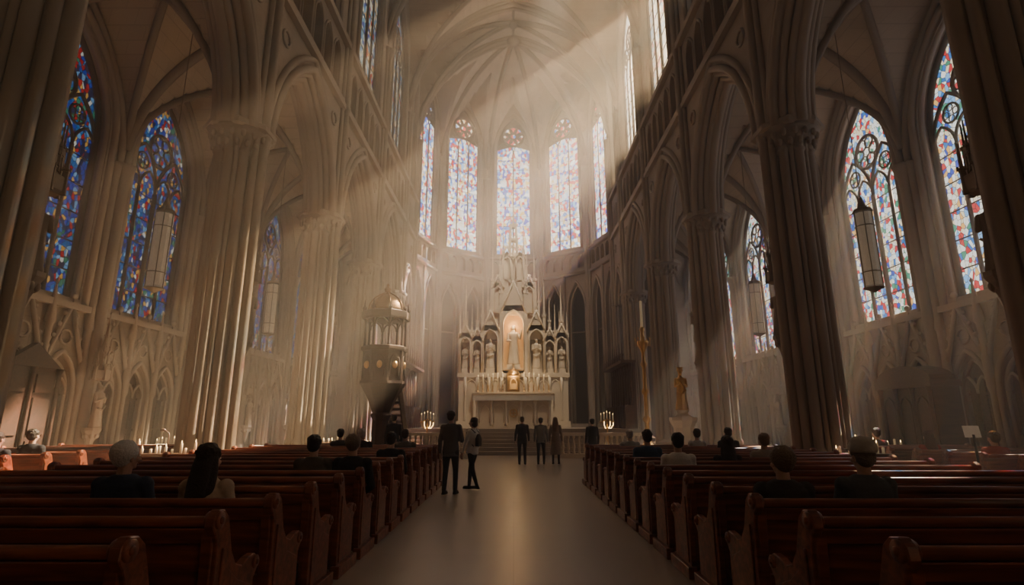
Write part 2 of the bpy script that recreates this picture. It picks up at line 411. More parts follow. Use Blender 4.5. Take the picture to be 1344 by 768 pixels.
# ---- vaults
def H(t): return SPR+(RIDGE-SPR)*prof(t,(RIDGE-SPR)/7.0)
vb=MB();rb=MB()
def grid(mb,xs,ys,f):
    vs=[(x,y,f(x,y)) for y in ys for x in xs];n=len(xs)
    fs=[(j*n+i,j*n+i+1,(j+1)*n+i+1,(j+1)*n+i) for j in range(len(ys)-1) for i in range(n-1)]
    mb.add(vs,fs,False)
def lin(a,b,n): return [a+(b-a)*i/n for i in range(n+1)]
for ya,yb in bays:
    c=(ya+yb)/2;h=(yb-ya)/2
    f=lambda x,y:max(H(abs(x)/7),H(abs(y-c)/h))
    grid(vb,lin(-7,7,36),lin(ya,yb,22),f)
    for sg in (-1,1):
        rb.tube([(x,c+sg*h*x/7,H(abs(x)/7)-.08) for x in lin(-6.95,6.95,40)],.16,8)
        rb.tube([(x,c+sg*h*x/7,H(abs(x)/7)-.24) for x in lin(-6.95,6.95,40)],.08,6)
    rb.tube([(0,ya,RIDGE-.04),(0,yb,RIDGE-.04)],.1,6)
    rb.tube([(-7,c,RIDGE-.04),(7,c,RIDGE-.04)],.09,6)
    rb.lathe(0,c,[(.05,RIDGE-.5),(.3,RIDGE-.42),(.34,RIDGE-.25),(.2,RIDGE-.1)],12)
for y in YS+[YE]:
    for dy,r,dz in ((0,.26,-.14),(-.26,.14,-.02),(.26,.14,-.02),(0,.12,-.42)):
        rb.tube([(x,y+dy,H(abs(x)/7)+dz) for x in lin(-6.95,6.95,40)],r,8)
# apse
CY=36.3;AP=6.85;T18=math.tan(math.radians(18));AHW=AP*T18
aw=MB();at=MB()
for kf in range(-2,3):
    ph=math.radians(36*kf);N=Vector((math.sin(ph),math.cos(ph),0));U=Vector((math.cos(ph),-math.sin(ph),0))
    O=Vector((0,CY,0))+N*AP
    hs=[(-1.04,.74,1.4,9.9,12.0),(1.04,.74,1.4,9.9,12.0)]
    archwall(aw,O,U,N,-AHW-.1,AHW+.1,0,12.9,hs,.8)
    hs3=[(-AHW+.35+(2*AHW-.7)*(i+.5)/5,.28,13.2,13.9,14.3) for i in range(5)]
    archwall(aw,O,U,N,-AHW-.1,AHW+.1,12.9,14.6,hs3,.3)
    aw.add([O+U*(-AHW)+N*.32+Z*12.9,O+U*AHW+N*.32+Z*12.9,O+U*AHW+N*.32+Z*14.6,O-U*AHW+N*.32+Z*14.6],[(0,1,2,3)])
    archwall(aw,O,U,N,-AHW-.1,AHW+.1,14.6,30.4,[(0,1.5,14.9,24.5,27.5)],.6)
    for q in hs: 
        archtube(at,O,U,N,-.03,q[0],.8,9.9,12.15,.09,1.2);archtube(at,O,U,N,.25,q[0],.66,9.9,11.85,.08,1.2)
        at.tube([O+U*(q[0]-.66)+N*.4+Z*8.2,O+U*(q[0]+.66)+N*.4+Z*8.2],.06,6)
    archtube(at,O,U,N,-.03,0,1.62,24.5,27.7,.12,14.8);archtube(at,O,U,N,.15,0,1.5,24.5,27.5,.1,14.8)
    for z in (12.75,14.5): at.tube([O-U*AHW-N*.05+Z*z,O+U*AHW-N*.05+Z*z],.14,6)
    at.tube([O-N*.06+Z*0,O-N*.06+Z*12.7],.11,8)
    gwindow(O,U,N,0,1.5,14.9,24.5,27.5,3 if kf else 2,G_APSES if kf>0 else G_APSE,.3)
    rows=14;cols=12;vs=[];fs=[]
    for i in range(rows+1):
        rho=i/rows
        for j in range(cols+1):
            t=-1+2*j/cols
            p=Vector((0,CY,0))+N*(AP*rho)+U*(AHW*rho*t)
            z=max(SPR+(RIDGE-SPR)*prof(rho,1.25),SPR+(28.7-SPR)*prof(abs(t),2.6))
            vs.append((p.x,p.y,z))
    for i in range(rows):
        for j in range(cols): 
            a=i*(cols+1)+j;fs.append((a,a+1,a+cols+2,a+cols+1))
    vb.add(vs,fs,False)
    O2=Vector((0,CY,0))+N*9.6;hw9=9.6*T18
    aw.mat=1
    aw.add([O2-U*hw9,O2+U*hw9,O2+U*hw9+Z*13.2,O2-U*hw9+Z*13.2],[(0,1,2,3)])
    O3=Vector((0,CY,0))+N*(AP+.5);h3=(AP+.5)*T18+.2
    aw.add([O3-U*h3+Z*13.1,O3+U*h3+Z*13.1,O2+U*hw9+Z*13.1,O2-U*hw9+Z*13.1],[(0,1,2,3)])
    aw.mat=0
RV=AP/math.cos(math.radians(18))
for kf in range(-3,3):
    ph=math.radians(36*kf+18);d=Vector((math.sin(ph),math.cos(ph),0));C=Vector((0,CY,0))
    pts=[C+d*(RV*r)+Z*(SPR+(RIDGE-SPR)*prof(r,1.25)-.1) for r in lin(0.01,.985,24)]
    rb.tube(pts,.18,8);rb.tube([p-Z*.18 for p in pts],.09,6)
    for off,r in ((0,.17),(.2,.1),(-.2,.1)):
        q=C+d*(RV-.16)+Vector((d.y,-d.x,0))*off
        at.lathe(q.x,q.y,[(r*1.5,0),(r*1.5,1.6),(r,2),(r,20.8),(r*1.7,21.3),(r*1.8,21.45)],10)
rb.lathe(0,CY-.1,[(.08,RIDGE-.7),(.45,RIDGE-.55),(.5,RIDGE-.3),(.3,RIDGE-.1)],14)
aw.obj("wall_apse",[STONE,DARK]);at.obj("trim_apse",[STONEP])
# ---- side aisles
AS,AR=9.35,13.7;XC=(7.9+XA)/2;XH=(XA-7.9)/2
anodes=[y-2.3 for y in AY]+[AY[-1]+2.3]
def HA(t): return AS+(AR-AS)*prof(t,(AR-AS)/XH)
pn=[-8.0]+YS+[YE+2.2]
def seg(nodes,y):
    for a,b in zip(nodes[:-1],nodes[1:]):
        if a<=y<=b: return abs(y-(a+b)/2)/((b-a)/2)
    return 0
def FA(x,y):
    ax=abs(x);t=abs(ax-XC)/XH
    cr=seg(pn,y) if ax<XC else seg(anodes,y)
    return max(HA(t),HA(cr))
for s,side in ((-1,"left"),(1,"right")):
    grid(vb,[s*q for q in lin(7.9,XA,20)],lin(-8,38.5,210),FA)
    def plan(p0,p1,r):
        pts=[]
        for i in range(17):
            x=p0[0]+(p1[0]-p0[0])*i/16;y=p0[1]+(p1[1]-p0[1])*i/16
            pts.append((s*x,y,HA(min(1,abs(x-XC)/XH))-.06))
        rb.tube(pts,r,8)
    for a,b in zip(pn[:-1],pn[1:]):
        m=(a+b)/2
        plan((7.95,a),(XC,m),.11);plan((7.95,b),(XC,m),.11)
        plan((7.95,b),(XC,b),.16)
    for a,b in zip(anodes[:-1],anodes[1:]):
        m=(a+b)/2
        plan((XA-.05,a),(XC,m),.11);plan((XA-.05,b),(XC,m),.11);plan((XA-.05,b),(XC,b),.16)
    rb.tube([(s*XC,-8,AR-.03),(s*XC,38.5,AR-.03)],.08,6)
    O=(s*XA,0,0);U=(0,1,0);N=(s,0,0);mb=MB();tr=MB();wd=MB()
    for i,yc in enumerate(AY):
        a,b=yc-2.3,yc+2.3
        w=(4.6-.5)/3
        hs=[(a+.25+w*(k+.5),w*.40,.45,2.35,3.35) for k in range(3)]
        archwall(mb,O,U,N,a,b,0,4.5,hs,.45)
        archwall(mb,O,U,N,a,b,4.5,14.3,[(yc,1.68,4.95,10.0,12.95)],.8)
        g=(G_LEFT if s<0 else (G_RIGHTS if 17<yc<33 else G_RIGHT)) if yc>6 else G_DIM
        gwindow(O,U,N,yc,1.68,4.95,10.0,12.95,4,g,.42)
        archtube(tr,O,U,N,-.03,yc,1.85,10.0,13.2,.11,4.7);archtube(tr,O,U,N,.12,yc,1.7,10.0,12.98,.1,4.7)
        archtube(tr,O,U,N,-.1,yc,2.15,AS,13.5,.1)
        wd.bx(min(s*(XA+.3),s*(XA+.44)),max(s*(XA+.3),s*(XA+.44)),a+.1,b-.1,.3,3.6)
        for q in hs:
            u=q[0]
            for k in (-.27,0,.27): wd.box(s*(XA+.28),u+k,1.6,.05,.03,2.3)
            for zz in (.6,1.3,2.3): wd.box(s*(XA+.28),u,zz,.06,w*.8,.06)
            archtube(tr,O,U,N,-.04,u,w*.43,2.35,3.45,.07,.4)
            archtube(tr,O,U,N,.1,u,w*.36,2.35,3.2,.05,.4)
            for sg in (-1,1):
                archtube(tr,O,U,N,.06,u+sg*w*.17,w*.17,2.3,2.75,.035,None,6)
            hwg=w*.47
            for sg in (-1,1):
                tr.tube([(s*(XA-.1),u+sg*hwg,3.15),(s*(XA-.1),u,4.75)],.06,6)
                for t in (.2,.4,.6,.8):
                    tr.ell((s*(XA-.1),u+sg*(hwg*(1-t)+.07),3.15+1.6*t+.05),(.05,.07,.07),6,4)
            tr.tube([(s*(XA-.1),u,4.7),(s*(XA-.1),u,5.05)],.03,5);tr.ell((s*(XA-.1),u,5.0),(.09,.09,.1),6,5)
            tr.tube([(s*(XA-.06),u+.2*math.cos(q8*PI/6),3.85+.2*math.sin(q8*PI/6)) for q8 in range(13)],.035,5)
        for k in range(4):
            u=a+.25+w*k
            tr.lathe(s*(XA-.12),u,[(.1,0),(.1,.5),(.07,.6),(.07,2.3),(.11,2.45),(.11,3.2),(.08,3.3),(.08,4.1),(.13,4.15),(.02,5.2),(.05,5.25),(.0,5.35)],8)
    for y in anodes:
        for dx,dy,r in ((-.2,0,.16),(-.08,.22,.11),(-.08,-.22,.11)):
            tr.lathe(s*(XA+dx),y+dy,[(r*1.8,0),(r*1.8,.5),(r*1.3,.7),(r*1.3,1),(r,1.1),(r,8.7),(r*1.1,8.75),(r,8.85),(r*1.6,9.25),(r*1.8,9.4)],12)
    tr.bx(min(s*(XA-.16),s*XA),max(s*(XA-.16),s*XA),-8,38.5,4.62,4.8)
    tr.bx(min(s*(XA-.3),s*XA),max(s*(XA-.3),s*XA),-8,38.5,0,.42)
    mb.bx(min(s*7,s*13.2),max(s*7,s*13.2),38.5,38.9,0,14.2)
    mb.obj("wall_aisle_"+side,[STONE]);tr.obj("trim_%s_aisle"%side,[STONEP]);wd.obj("trim_%s_panelling"%side,[WOODR])
bk=MB();bk.bx(-13.3,13.3,-8.4,-8,0,31);bk.obj("wall_rear",[STONE])
vb.obj("ceiling",[VAULT]);rb.obj("trim_vault_ribs",[RIB])
# ------------------------------------------------------------------ pinnacles, statues
def pinn(mb,x,y,z0,w,hs,hp):
    mb.box(x,y,z0+hs/2,w,w,hs)
    mb.box(x,y,z0+.04,w*1.3,w*1.3,.08);mb.box(x,y,z0+hs,w*1.25,w*1.25,.06)
    for a in range(4):
        dx,dy=[(1,0),(-1,0),(0,1),(0,-1)][a]
        c=Vector((x+dx*w*.55,y+dy*w*.55,z0+hs));t=Vector((abs(dy),abs(dx),0))
        mb.prism([c-t*w*.5,c+t*w*.5,c+Z*w*1.1],(dx*.03,dy*.03,0))
    mb.lathe(x,y,[(w*.55,z0+hs),(w*.42,z0+hs+hp*.15),(.012,z0+hs+hp)],4,smooth=False,rot=PI/4)
    n=max(3,int(hp/.28))
    for i in range(1,n):
        t=i/n
        r=w*.5*(1-t)+.01
        for k in range(4):
            a=PI/4+k*PI/2
            mb.ell((x+r*math.cos(a),y+r*math.sin(a),z0+hs+hp*t),(w*.1,w*.1,w*.12),5,4)
    mb.ell((x,y,z0+hs+hp),(w*.16,w*.16,w*.2),6,5)
def statue(mb,x,y,z0,h,ang=0,arms=1):
    M0=mb.M.copy();mb.M=M0@Matrix.Translation((x,y,z0))@Matrix.Rotation(ang,4,'Z')@Matrix.Diagonal((h,h,h,1))
    P=[(0,.15),(.03,.16),(.15,.14),(.3,.125),(.45,.115),(.58,.105),(.68,.12),(.76,.135),(.80,.12),(.83,.06),(.86,.042),(.88,.042)]
    rings=[]
    for z,r in P:
        rg=[]
        for j in range(28):
            th=2*PI*j/28;f=1+.10*math.sin(7*th+z*4)*max(0,1-z*1.15)
            rg.append((r*f*math.cos(th),r*.72*f*math.sin(th),z))
        rings.append(rg)
    mb.loft(rings)
    mb.ell((0,-.005,.93),(.048,.055,.066),12,8);mb.ell((0,.012,.945),(.054,.056,.062),10,8)
    mb.ell((0,-.06,.925),(.01,.012,.014),6,4)
    if arms==1:
        for s in (-1,1):
            mb.cap2((s*.115,0,.77),.042,(s*.14,-.03,.6),.036,8);mb.cap2((s*.14,-.03,.6),.036,(s*.03,-.13,.66),.024,8)
            mb.ell((s*.02,-.14,.68),(.018,.018,.035),6,5)
        mb.tube([(-.12,-.1,.45),(0,-.12,.4),(.12,-.1,.5)],.02,6)
    else:
        mb.cap2((.115,0,.77),.042,(.17,-.04,.66),.034,8);mb.cap2((.17,-.04,.66),.034,(.2,-.1,.82),.022,8);mb.ell((.2,-.11,.85),(.018,.018,.035),6,5)
        mb.cap2((-.115,0,.77),.042,(-.15,-.02,.6),.036,8);mb.cap2((-.15,-.02,.6),.036,(-.07,-.13,.58),.024,8)
    mb.M=M0
# ---- reredos (high altar)
ra=MB();RY=34.6;PZ=1.19
ra.bx(-3.35,3.35,RY-.6,RY+.7,PZ,4.2);ra.bx(-3.45,3.45,RY-.7,RY+.8,4.2,4.45)
ra.bx(-3.45,3.45,RY-.75,RY+.7,PZ,PZ+.4)
ra.bx(-2.4,2.4,RY-1.0,RY-.5,PZ,3.2);ra.bx(-2.5,2.5,RY-1.05,RY-.5,3.2,3.3)
for i in range(8):
    u=-2.95+5.9*(i+.5)/8
    archtube(ra,(0,RY-.62,0),(1,0,0),(0,1,0),0,u,.3,3.6,4.05,.035,3.35,6)
for i in range(9):
    x=-2.95+5.9*i/8;ra.lathe(x,RY-.66,[(.09,PZ+.4),(.06,PZ+.5),(.05,3.3),(.09,3.5),(.09,4.2)],8)
def niche(x,z0,hw,h,sh,y0=RY-.35,d=.7,glow=False,gab=2.6):
    archwall(ra,(0,y0,0),(1,0,0),(0,1,0),x-hw-.14,x+hw+.14,z0,z0+h+.35,[(x,hw,z0+.05,z0+h-hw*1.4,z0+h)],d)
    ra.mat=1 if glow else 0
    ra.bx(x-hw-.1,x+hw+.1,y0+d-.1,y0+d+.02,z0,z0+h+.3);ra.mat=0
    archtube(ra,(0,y0,0),(1,0,0),(0,1,0),-.04,x,hw+.04,z0+h-hw*1.4,z0+h+.06,.05,z0,6)
    for sg in (-1,1):
        ra.tube([(x+sg*(hw+.16),y0-.06,z0+h-.1),(x,y0-.06,z0+h+hw*gab+.2)],.045,6)
        for t in (.15,.35,.55,.75,.95): ra.ell((x+sg*((hw+.16)*(1-t)+.05),y0-.06,z0+h-.1+t*(hw*gab+.3)),(.05,.05,.06),5,4)
    ra.prism([(x-hw-.1,y0,z0+h),(x+hw+.1,y0,z0+h),(x,y0,z0+h+hw*(gab-.2))],(0,.12,0))
    ra.box(x,y0+.25,z0+.18,hw*1.3,.4,.3)
    statue(ra,x,y0+.28,z0+.33,sh,0,0 if glow else 1)
niche(0,4.7,.62,3.7,2.5,glow=True)
for sg in (-1,1):
    niche(sg*1.45,4.45,.42,2.7,1.9);niche(sg*2.28,4.45,.26,2.0,1.4)
    niche(sg*3.02,4.45,.28,2.2,1.45,RY-.45)
    niche(sg*1.0,8.3,.22,1.5,1.0,RY-.3,.5)
    niche(sg*.42,10.3,.2,1.3,.85,RY-.3,.5)
    for x,z0,w,hs,hp in ((.78,4.45,.2,5.0,1.7),(1.95,4.45,.17,3.6,2.0),(2.62,4.45,.15,2.6,1.7),(3.38,4.45,.14,2.4,1.5),(1.34,8.0,.16,2.2,1.9),(1.62,7.8,.12,1.1,1.5),(.66,9.8,.15,2.2,1.7),(.2,10.2,.12,2.5,1.6),(.86,9.9,.1,1.2,1.2),(1.45,7.9,.15,.7,1.5),(3.02,6.9,.2,.8,2.2),(2.28,6.9,.13,.8,1.5),(2.9,6.4,.1,.8,1.2),(3.16,6.4,.1,.8,1.2)):
        pinn(ra,sg*x,RY-.3,z0,w,hs,hp)
    ra.bx(*sorted((sg*.8,sg*3.3)),RY+.2,RY+.5,4.4,6.6)
    ra.bx(*sorted((sg*.6,sg*1.7)),RY-.1,RY+.3,6.6,8.3)
ra.bx(-1.35,1.35,RY-.2,RY+.3,8.2,10.2);ra.bx(-.7,.7,RY-.2,RY+.2,10.2,11.7)
for z0,w,hh in ((11.7,.42,1.0),(12.8,.3,.8)):
    for a in range(4):
        ra.box(w*.5*[1,1,-1,-1][a],RY-.2+w*.5*[1,-1,1,-1][a],z0+hh/2,.09,.09,hh)
        pinn(ra,w*.62*[1,1,-1,-1][a],RY-.2+w*.62*[1,-1,1,-1][a],z0,.08,hh+.05,.7)
    ra.box(0,RY-.2,z0+hh,w*1.25,w*1.25,.08);ra.box(0,RY-.2,z0,w*1.25,w*1.25,.08)
statue(ra,0,RY-.2,11.75,.85);pinn(ra,0,RY-.2,13.5,.26,.2,1.2)
for v in ra.v:
    if v.z>8.4: v.z=8.4+(v.z-8.4)*1.10
ra.mat=2
ra.bx(-.38,.38,RY-1.0,RY-.5,3.3,4.3);ra.lathe(0,RY-.75,[(.42,4.3),(.4,4.4),(.3,4.55),(.1,4.7),(.03,4.75),(.03,4.95)],12)
ra.box(0,RY-1.02,3.8,.5,.05,.8);ra.mat=1;archtube(ra,(0,RY-1.06,0),(1,0,0),(0,1,0),0,0,.2,3.75,4.1,.05,3.45,6)
ra.bx(-.17,.17,RY-1.06,RY-1.04,3.45,3.8)
ra.obj("altar_reredos",[MARBLE,GLOW,GOLD])
cs=MB()
def candle(mb,x,y,z,h,r=.03,stick=.35,lit=True,m=(0,1,2)):
    if stick:
        mb.mat=m[0];mb.lathe(x,y,[(.09,z),(.08,z+.03),(.025,z+.06),(.02,z+stick*.45),(.045,z+stick*.5),(.02,z+stick*.55),(.02,z+stick*.9),(.055,z+stick),(.02,z+stick+.01)],8)
    mb.mat=m[1];mb.lathe(x,y,[(r,z+stick),(r,z+stick+h),(r*.3,z+stick+h+.005)],8)
    if lit:
        mb.mat=m[2];mb.lathe(x,y,[(.002,z+stick+h),(.012,z+stick+h+.02),(.007,z+stick+h+.045),(.001,z+stick+h+.065)],6)
for sg in (-1,1):
    for i in range(6): candle(cs,sg*(.65+i*.3),RY-.8,3.3,.55+.04*(5-i),.028,.4)
cs.obj("altar_candles",[GOLD,WAX,FLAME])
# ---- altar table
al=MB();AYY=30.6
al.bx(-2.1,2.1,AYY-.5,AYY+.5,PZ,PZ+.15);al.bx(-1.95,1.95,AYY-.42,AYY+.42,PZ+.15,2.75)
for i in range(6):
    x=-1.95+3.9*i/5
    al.lathe(x,AYY-.46,[(.1,PZ+.15),(.07,PZ+.28),(.06,2.4),(.1,2.55),(.1,2.75)],10)
for i in range(5):
    x=-1.95+3.9*(i+.5)/5
    archtube(al,(0,AYY-.43,0),(1,0,0),(0,1,0),0,x,.28,2.0,2.45,.04,1.5,6)
al.mat=2
al.tube([(.2*math.cos(a*PI/8),AYY-.45,2.0+.2*math.sin(a*PI/8)) for a in range(17)],.03,6,ref=(0,1,0));al.box(0,AYY-.44,2.0,.05,.03,.32);al.box(0,AYY-.44,2.0,.32,.03,.05)
al.mat=0;al.bx(-2.2,2.2,AYY-.55,AYY+.55,2.75,2.88)
al.mat=1;al.bx(-2.22,2.22,AYY-.57,AYY+.57,2.88,2.92);al.bx(-2.22,2.22,AYY-.585,AYY-.57,2.66,2.92)
al.obj("altar",[MARBLE,WHITE,GOLD])
st=MB()
for i in range(7):
    st.bx(-6.5,6.5,27.0+.36*i,36.2,.17*i,.17*(i+1))
st.obj("altar_steps",[STONEP])
for sg in (-1,1):
    r=MB();x0,x1=1.75,6.0;y=25.2
    r.bx(*sorted((sg*x0,sg*x1)),y-.22,y+.22,0,.18);r.bx(*sorted((sg*x0,sg*x1)),y-.17,y+.17,.95,1.08)
    n=17
    for i in range(n):
        x=sg*(x0+.2+(x1-x0-.4)*i/(n-1))
        r.lathe(x,y,[(.07,.18),(.07,.24),(.04,.3),(.075,.45),(.05,.62),(.03,.78),(.06,.86),(.06,.95)],10)
    for x in (x0+.06,(x0+x1)/2,x1-.06): r.box(sg*x,y,.56,.24,.3,.8)
    r.obj("communion_rail",[MARBLE])
for sg in (-1,1):
    c=MB()
    c.bx(*sorted((sg*5.95,sg*6.45)),29.3,35.2,PZ,PZ+.5)
    c.bx(*sorted((sg*6.3,sg*6.45)),29.3,35.2,PZ,4.6);c.bx(*sorted((sg*5.7,sg*6.5)),29.2,35.3,4.6,4.75)
    for i in range(9):
        y=29.35+5.8*i/8;c.bx(*sorted((sg*5.85,sg*6.3)),y-.04,y+.04,PZ,2.4);c.lathe(sg*6.22,y,[(.05,2.4),(.04,4.6)],6)
        pinn(c,sg*5.8,y,4.7,.1,.3,.7)
        if i<8: archtube(c,(sg*6.25,0,0),(0,1,0),(sg,0,0),-.02,y+.36,.3,3.8,4.3,.03,2.5,6)
    c.obj("choir_stall",[WOODR])
# ---- pulpit
pu=MB();px,py=-5.15,21.9
pu.M=Matrix.Translation((px,py,0))
O8=PI/8
pu.lathe(0,0,[(.6,0),(.6,.15),(.5,.2),(.35,.4),(.32,1.6),(.42,1.8),(.36,1.9),(.55,2.4),(.8,2.85),(.9,3.0),(.9,3.12)],8,smooth=False,rot=O8)
pu.lathe(0,0,[(.8,3.1),(.8,4.3)],8,smooth=False,rot=O8)
pu.lathe(0,0,[(.9,4.28),(.93,4.34),(.93,4.44),(.85,4.48)],8,smooth=False,rot=O8)
for k in range(8):
    a=O8+k*PI/4;x,y=.8*math.cos(a),.8*math.sin(a)
    pu.lathe(x,y,[(.08,3.05),(.05,3.2),(.05,4.2),(.08,4.35)],8)
    pu.lathe(x,y,[(.07,4.45),(.045,4.55),(.04,5.45),(.08,5.6)],8)
    b=k*PI/4;N=Vector((math.cos(b),math.sin(b),0));U=Vector((-math.sin(b),math.cos(b),0))
    archtube(pu,N*.74,U,N,.03,0,.2,3.8,4.12,.03,3.3,6)
    archtube(pu,N*.74,U,N,.0,0,.27,5.2,5.55,.035,None,6)
    pu.mat=1;pu.ell(N*.77+Z*3.72,(.11,.11,.15),12,8);pu.mat=0
pu.lathe(0,0,[(.95,5.55),(.98,5.62),(.98,5.85),(.9,5.9)],8,smooth=False,rot=O8)
for k in range(8):
    a=O8+k*PI/4;pinn(pu,.88*math.cos(a),.88*math.sin(a),5.85,.09,.1,.35)
pu.mat=2
pu.lathe(0,0,[(.72,5.88),(.72,6.0),(.66,6.2),(.5,6.42),(.28,6.58),(.14,6.64),(.12,6.8),(.16,6.85),(.05,6.95),(.07,7.02),(.0,7.12)],16)
for k in range(8):
    a=O8+k*PI/4;pu.tube([(r*math.cos(a),r*math.sin(a),z) for r,z in ((.74,5.9),(.68,6.2),(.52,6.44),(.3,6.6),(.1,6.7))],.03,6)
pu.mat=0
for i in range(11):
    pu.box(0,1.0+.22*i,2.9-.26*i-.05,.8,.26,.1)
for sg in (-.44,.40):
    pu.prism([(sg,.8,2.9),(sg,3.35,.02),(sg,3.35,.9),(sg,.8,3.8)],(.05,0,0))
pu.obj("pulpit",[WOODPU,GOLD,BRONZE])
def candelabrum(x,y,z):
    c=MB();c.lathe(x,y,[(.22,z),(.2,z+.08),(.06,z+.15),(.04,z+.5),(.08,z+.55),(.035,z+.6),(.03,z+1.2),(.07,z+1.25),(.03,z+1.3),(.03,z+1.6)],12)
    for k in range(-2,3):
        dx=k*.14;zz=z+1.62-abs(k)*.05
        if k: c.tube([(x,y,z+1.3),(x+dx*.6,y,z+1.25),(x+dx,y,z+1.4),(x+dx,y,zz)],.014,6)
        candle(c,x+dx,y,zz,.3,.02,.06)
    c.obj("candelabrum",[GOLD,WAX,FLAME])
candelabrum(-4.05,26.5,0);candelabrum(4.4,26.5,0)
c=MB();x,y=5.35,22.6
c.lathe(x,y,[(.42,0),(.42,.12),(.32,.2),(.3,.6),(.2,.7),(.1,.9),(.09,1.5),(.17,1.65),(.09,1.8),(.08,2.6),(.15,2.75),(.08,2.9),(.07,3.7),(.14,3.85),(.07,4.0),(.07,4.3),(.12,4.45),(.2,4.6),(.24,4.72),(.24,4.8),(.1,4.84),(.07,5.2),(.12,5.3),(.06,5.4)],14)
for k in range(8):
    a=k*PI/4;c.tube([(x+.2*math.cos(a),y+.2*math.sin(a),4.65),(x+.3*math.cos(a),y+.3*math.sin(a),4.6),(x+.32*math.cos(a),y+.32*math.sin(a),4.85)],.013,5)
    c.ell((x+.32*math.cos(a),y+.32*math.sin(a),4.9),(.025,.025,.05),6,5)
c.mat=1;c.lathe(x,y,[(.055,5.4),(.055,6.5),(.02,6.52)],10)
c.obj("paschal_candlestick",[GOLD,WAX])
c=MB();x,y=6.2,20.6
c.lathe(x,y,[(.5,0),(.5,.2),(.4,.28),(.36,.4),(.36,1.35),(.42,1.45),(.5,1.6),(.5,1.72)],8,smooth=False,rot=O8)
c.lathe(x,y,[(.36,1.72),(.22,1.82),(.2,1.9),(.28,1.97)],12)
c.mat=1;statue(c,x,y,1.97,1.45,-.2,1)
c.lathe(x,y,[(.1,3.38),(.13,3.41),(.10,3.47),(.14,3.53),(.02,3.5)],8)
c.obj("gilded_saint_statue",[MARBLE,GOLD])
def pierstatue(x,y,z,ang,h=1.7):
    c=MB();c.M=Matrix.Translation((x,y,z))@Matrix.Rotation(ang,4,'Z')
    c.lathe(0,.12,[(.03,-.7),(.06,-.6),(.1,-.4),(.2,-.15),(.24,-.08),(.24,0)],8,smooth=False)
    for k in range(8): c.ell((.16*math.cos(k*PI/4),.12+.16*math.sin(k*PI/4),-.22),(.05,.05,.08),6,5)
    statue(c,0,0.05,0,h,0,1)
    zc=h+.12
    c.lathe(0,.1,[(.2,zc),(.25,zc+.05),(.25,zc+.28),(.18,zc+.32)],6,smooth=False)
    for k in range(6):
        a=k*PI/3;pinn(c,.23*math.cos(a),.1+.23*math.sin(a),zc+.0,.06,.4,.45)
    pinn(c,0,.1,zc+.25,.22,.4,1.3)
    for k in range(6):
        a=k*PI/3+PI/6;pinn(c,.14*math.cos(a),.1+.14*math.sin(a),zc+.35,.05,.4,.45)
    c.obj("saint_statue_with_canopy",[STONEP])
for s in (-1,1):
    for y in (7.2,13.5,19.9,26.3):
        pierstatue(s*(7.05 if y>8 else 7.3),y+.76,3.75,(PI*.85 if s>0 else -PI*.85),1.3 if y>8 else 1.15)
    for y in (11.3,15.9,20.5,25.1,29.7):
        if not(s>0 and y==15.9): pierstatue(s*(XA-.62),y,1.4,(PI/2*-1 if s>0 else PI/2),1.2)
# ---- pews
PROF=[(-.10,0),(.50,0),(.50,.09),(.46,.13),(.46,.50),(.51,.56),(.51,.63),(.45,.67),(.36,.66),(.27,.63),(.18,.66),(.10,.76),(.05,.9),(.02,.98),(-.04,1.03),(-.11,1.04),(-.16,1.0),(-.17,.94),(-.13,.89),(-.10,.82)]
KN=simple("kneeler_leather",(.09,.03,.02),.5)
def pewmesh(L,name):
    m=MB()
    m.prism([(0,-.045,.44),(0,-.015,.44),(0,-.075,.95),(0,-.105,.95)],(L,0,0))
    m.tube([(0,-.10,.965),(L,-.10,.965)],.036,8)
    m.box(L/2,-.05,.40,L,.07,.10);m.box(L/2,-.045,.14,L,.025,.12)
    k=int(L/1.15)
    for i in range(k+1):
        x=L*i/k;m.prism([(x-.035,-.075,.1),(x+.035,-.075,.1),(x+.035,-.13,.93),(x-.035,-.13,.93)],(0,.03,0))
    m.prism([(0,-.118,.84),(0,-.09,.84),(0,-.105,.93),(0,-.133,.93)],(L,0,0))
    for i in range(k):
        x=L*(i+.5)/k
        m.box(x,-.15,.52,.62,.09,.02);m.box(x,-.195,.62,.62,.012,.06)
        for q in (-.3,-.1,.1,.3): m.box(x+q,-.17,.57,.02,.06,.14)
    m.box(L/2,.16,.435,L,.40,.035);m.box(L/2,.33,.38,L,.03,.10)
    for i in range(1,k): m.box(L*i/k,.15,.21,.05,.34,.42)
    m.mat=1;m.box(L/2,-.26,.17,L-.3,.14,.06);m.mat=0
    for x in (.4,L-.4): m.box(x,-.26,.07,.06,.1,.14)
    for x0,sg in ((-.06,-1),(L,1)):
        m.prism([(x0,a,b) for a,b in PROF],(.06,0,0))
        xo=x0+(0 if sg<0 else .06)
        m.prism([(xo,a,b) for a,b in ((-.04,.14),(.40,.14),(.40,.48),(.2,.56),(.06,.66),(-.02,.8),(-.04,.8))],(sg*.012,0,0))
        m.box(xo,.2,.06,.09,.66,.12)
        for (yy,zz,r) in ((-.105,.975,.055),(.46,.61,.045)):
            m.tube([(x0-.015,yy,zz),(x0+.075,yy,zz)],r,12);m.tube([(x0-.025,yy,zz),(x0+.085,yy,zz)],r*.45,8)
    o=m.obj(name,[WOOD,KN])
    b=o.modifiers.new("bevel","BEVEL");b.width=.006;b.segments=1;b.limit_method='ANGLE'
    return o
rows=[2.11+.83*i for i in range(16)]
PX=1.9
main=pewmesh(4.35,"pew");main.location=(PX,rows[0],0)
def inst(o,loc,name="pew"):
    n=bpy.data.objects.new(name,o.data)
    n.location=loc;bpy.context.scene.collection.objects.link(n)
    b=n.modifiers.new("bevel","BEVEL");b.width=.006;b.segments=1;b.limit_method='ANGLE'
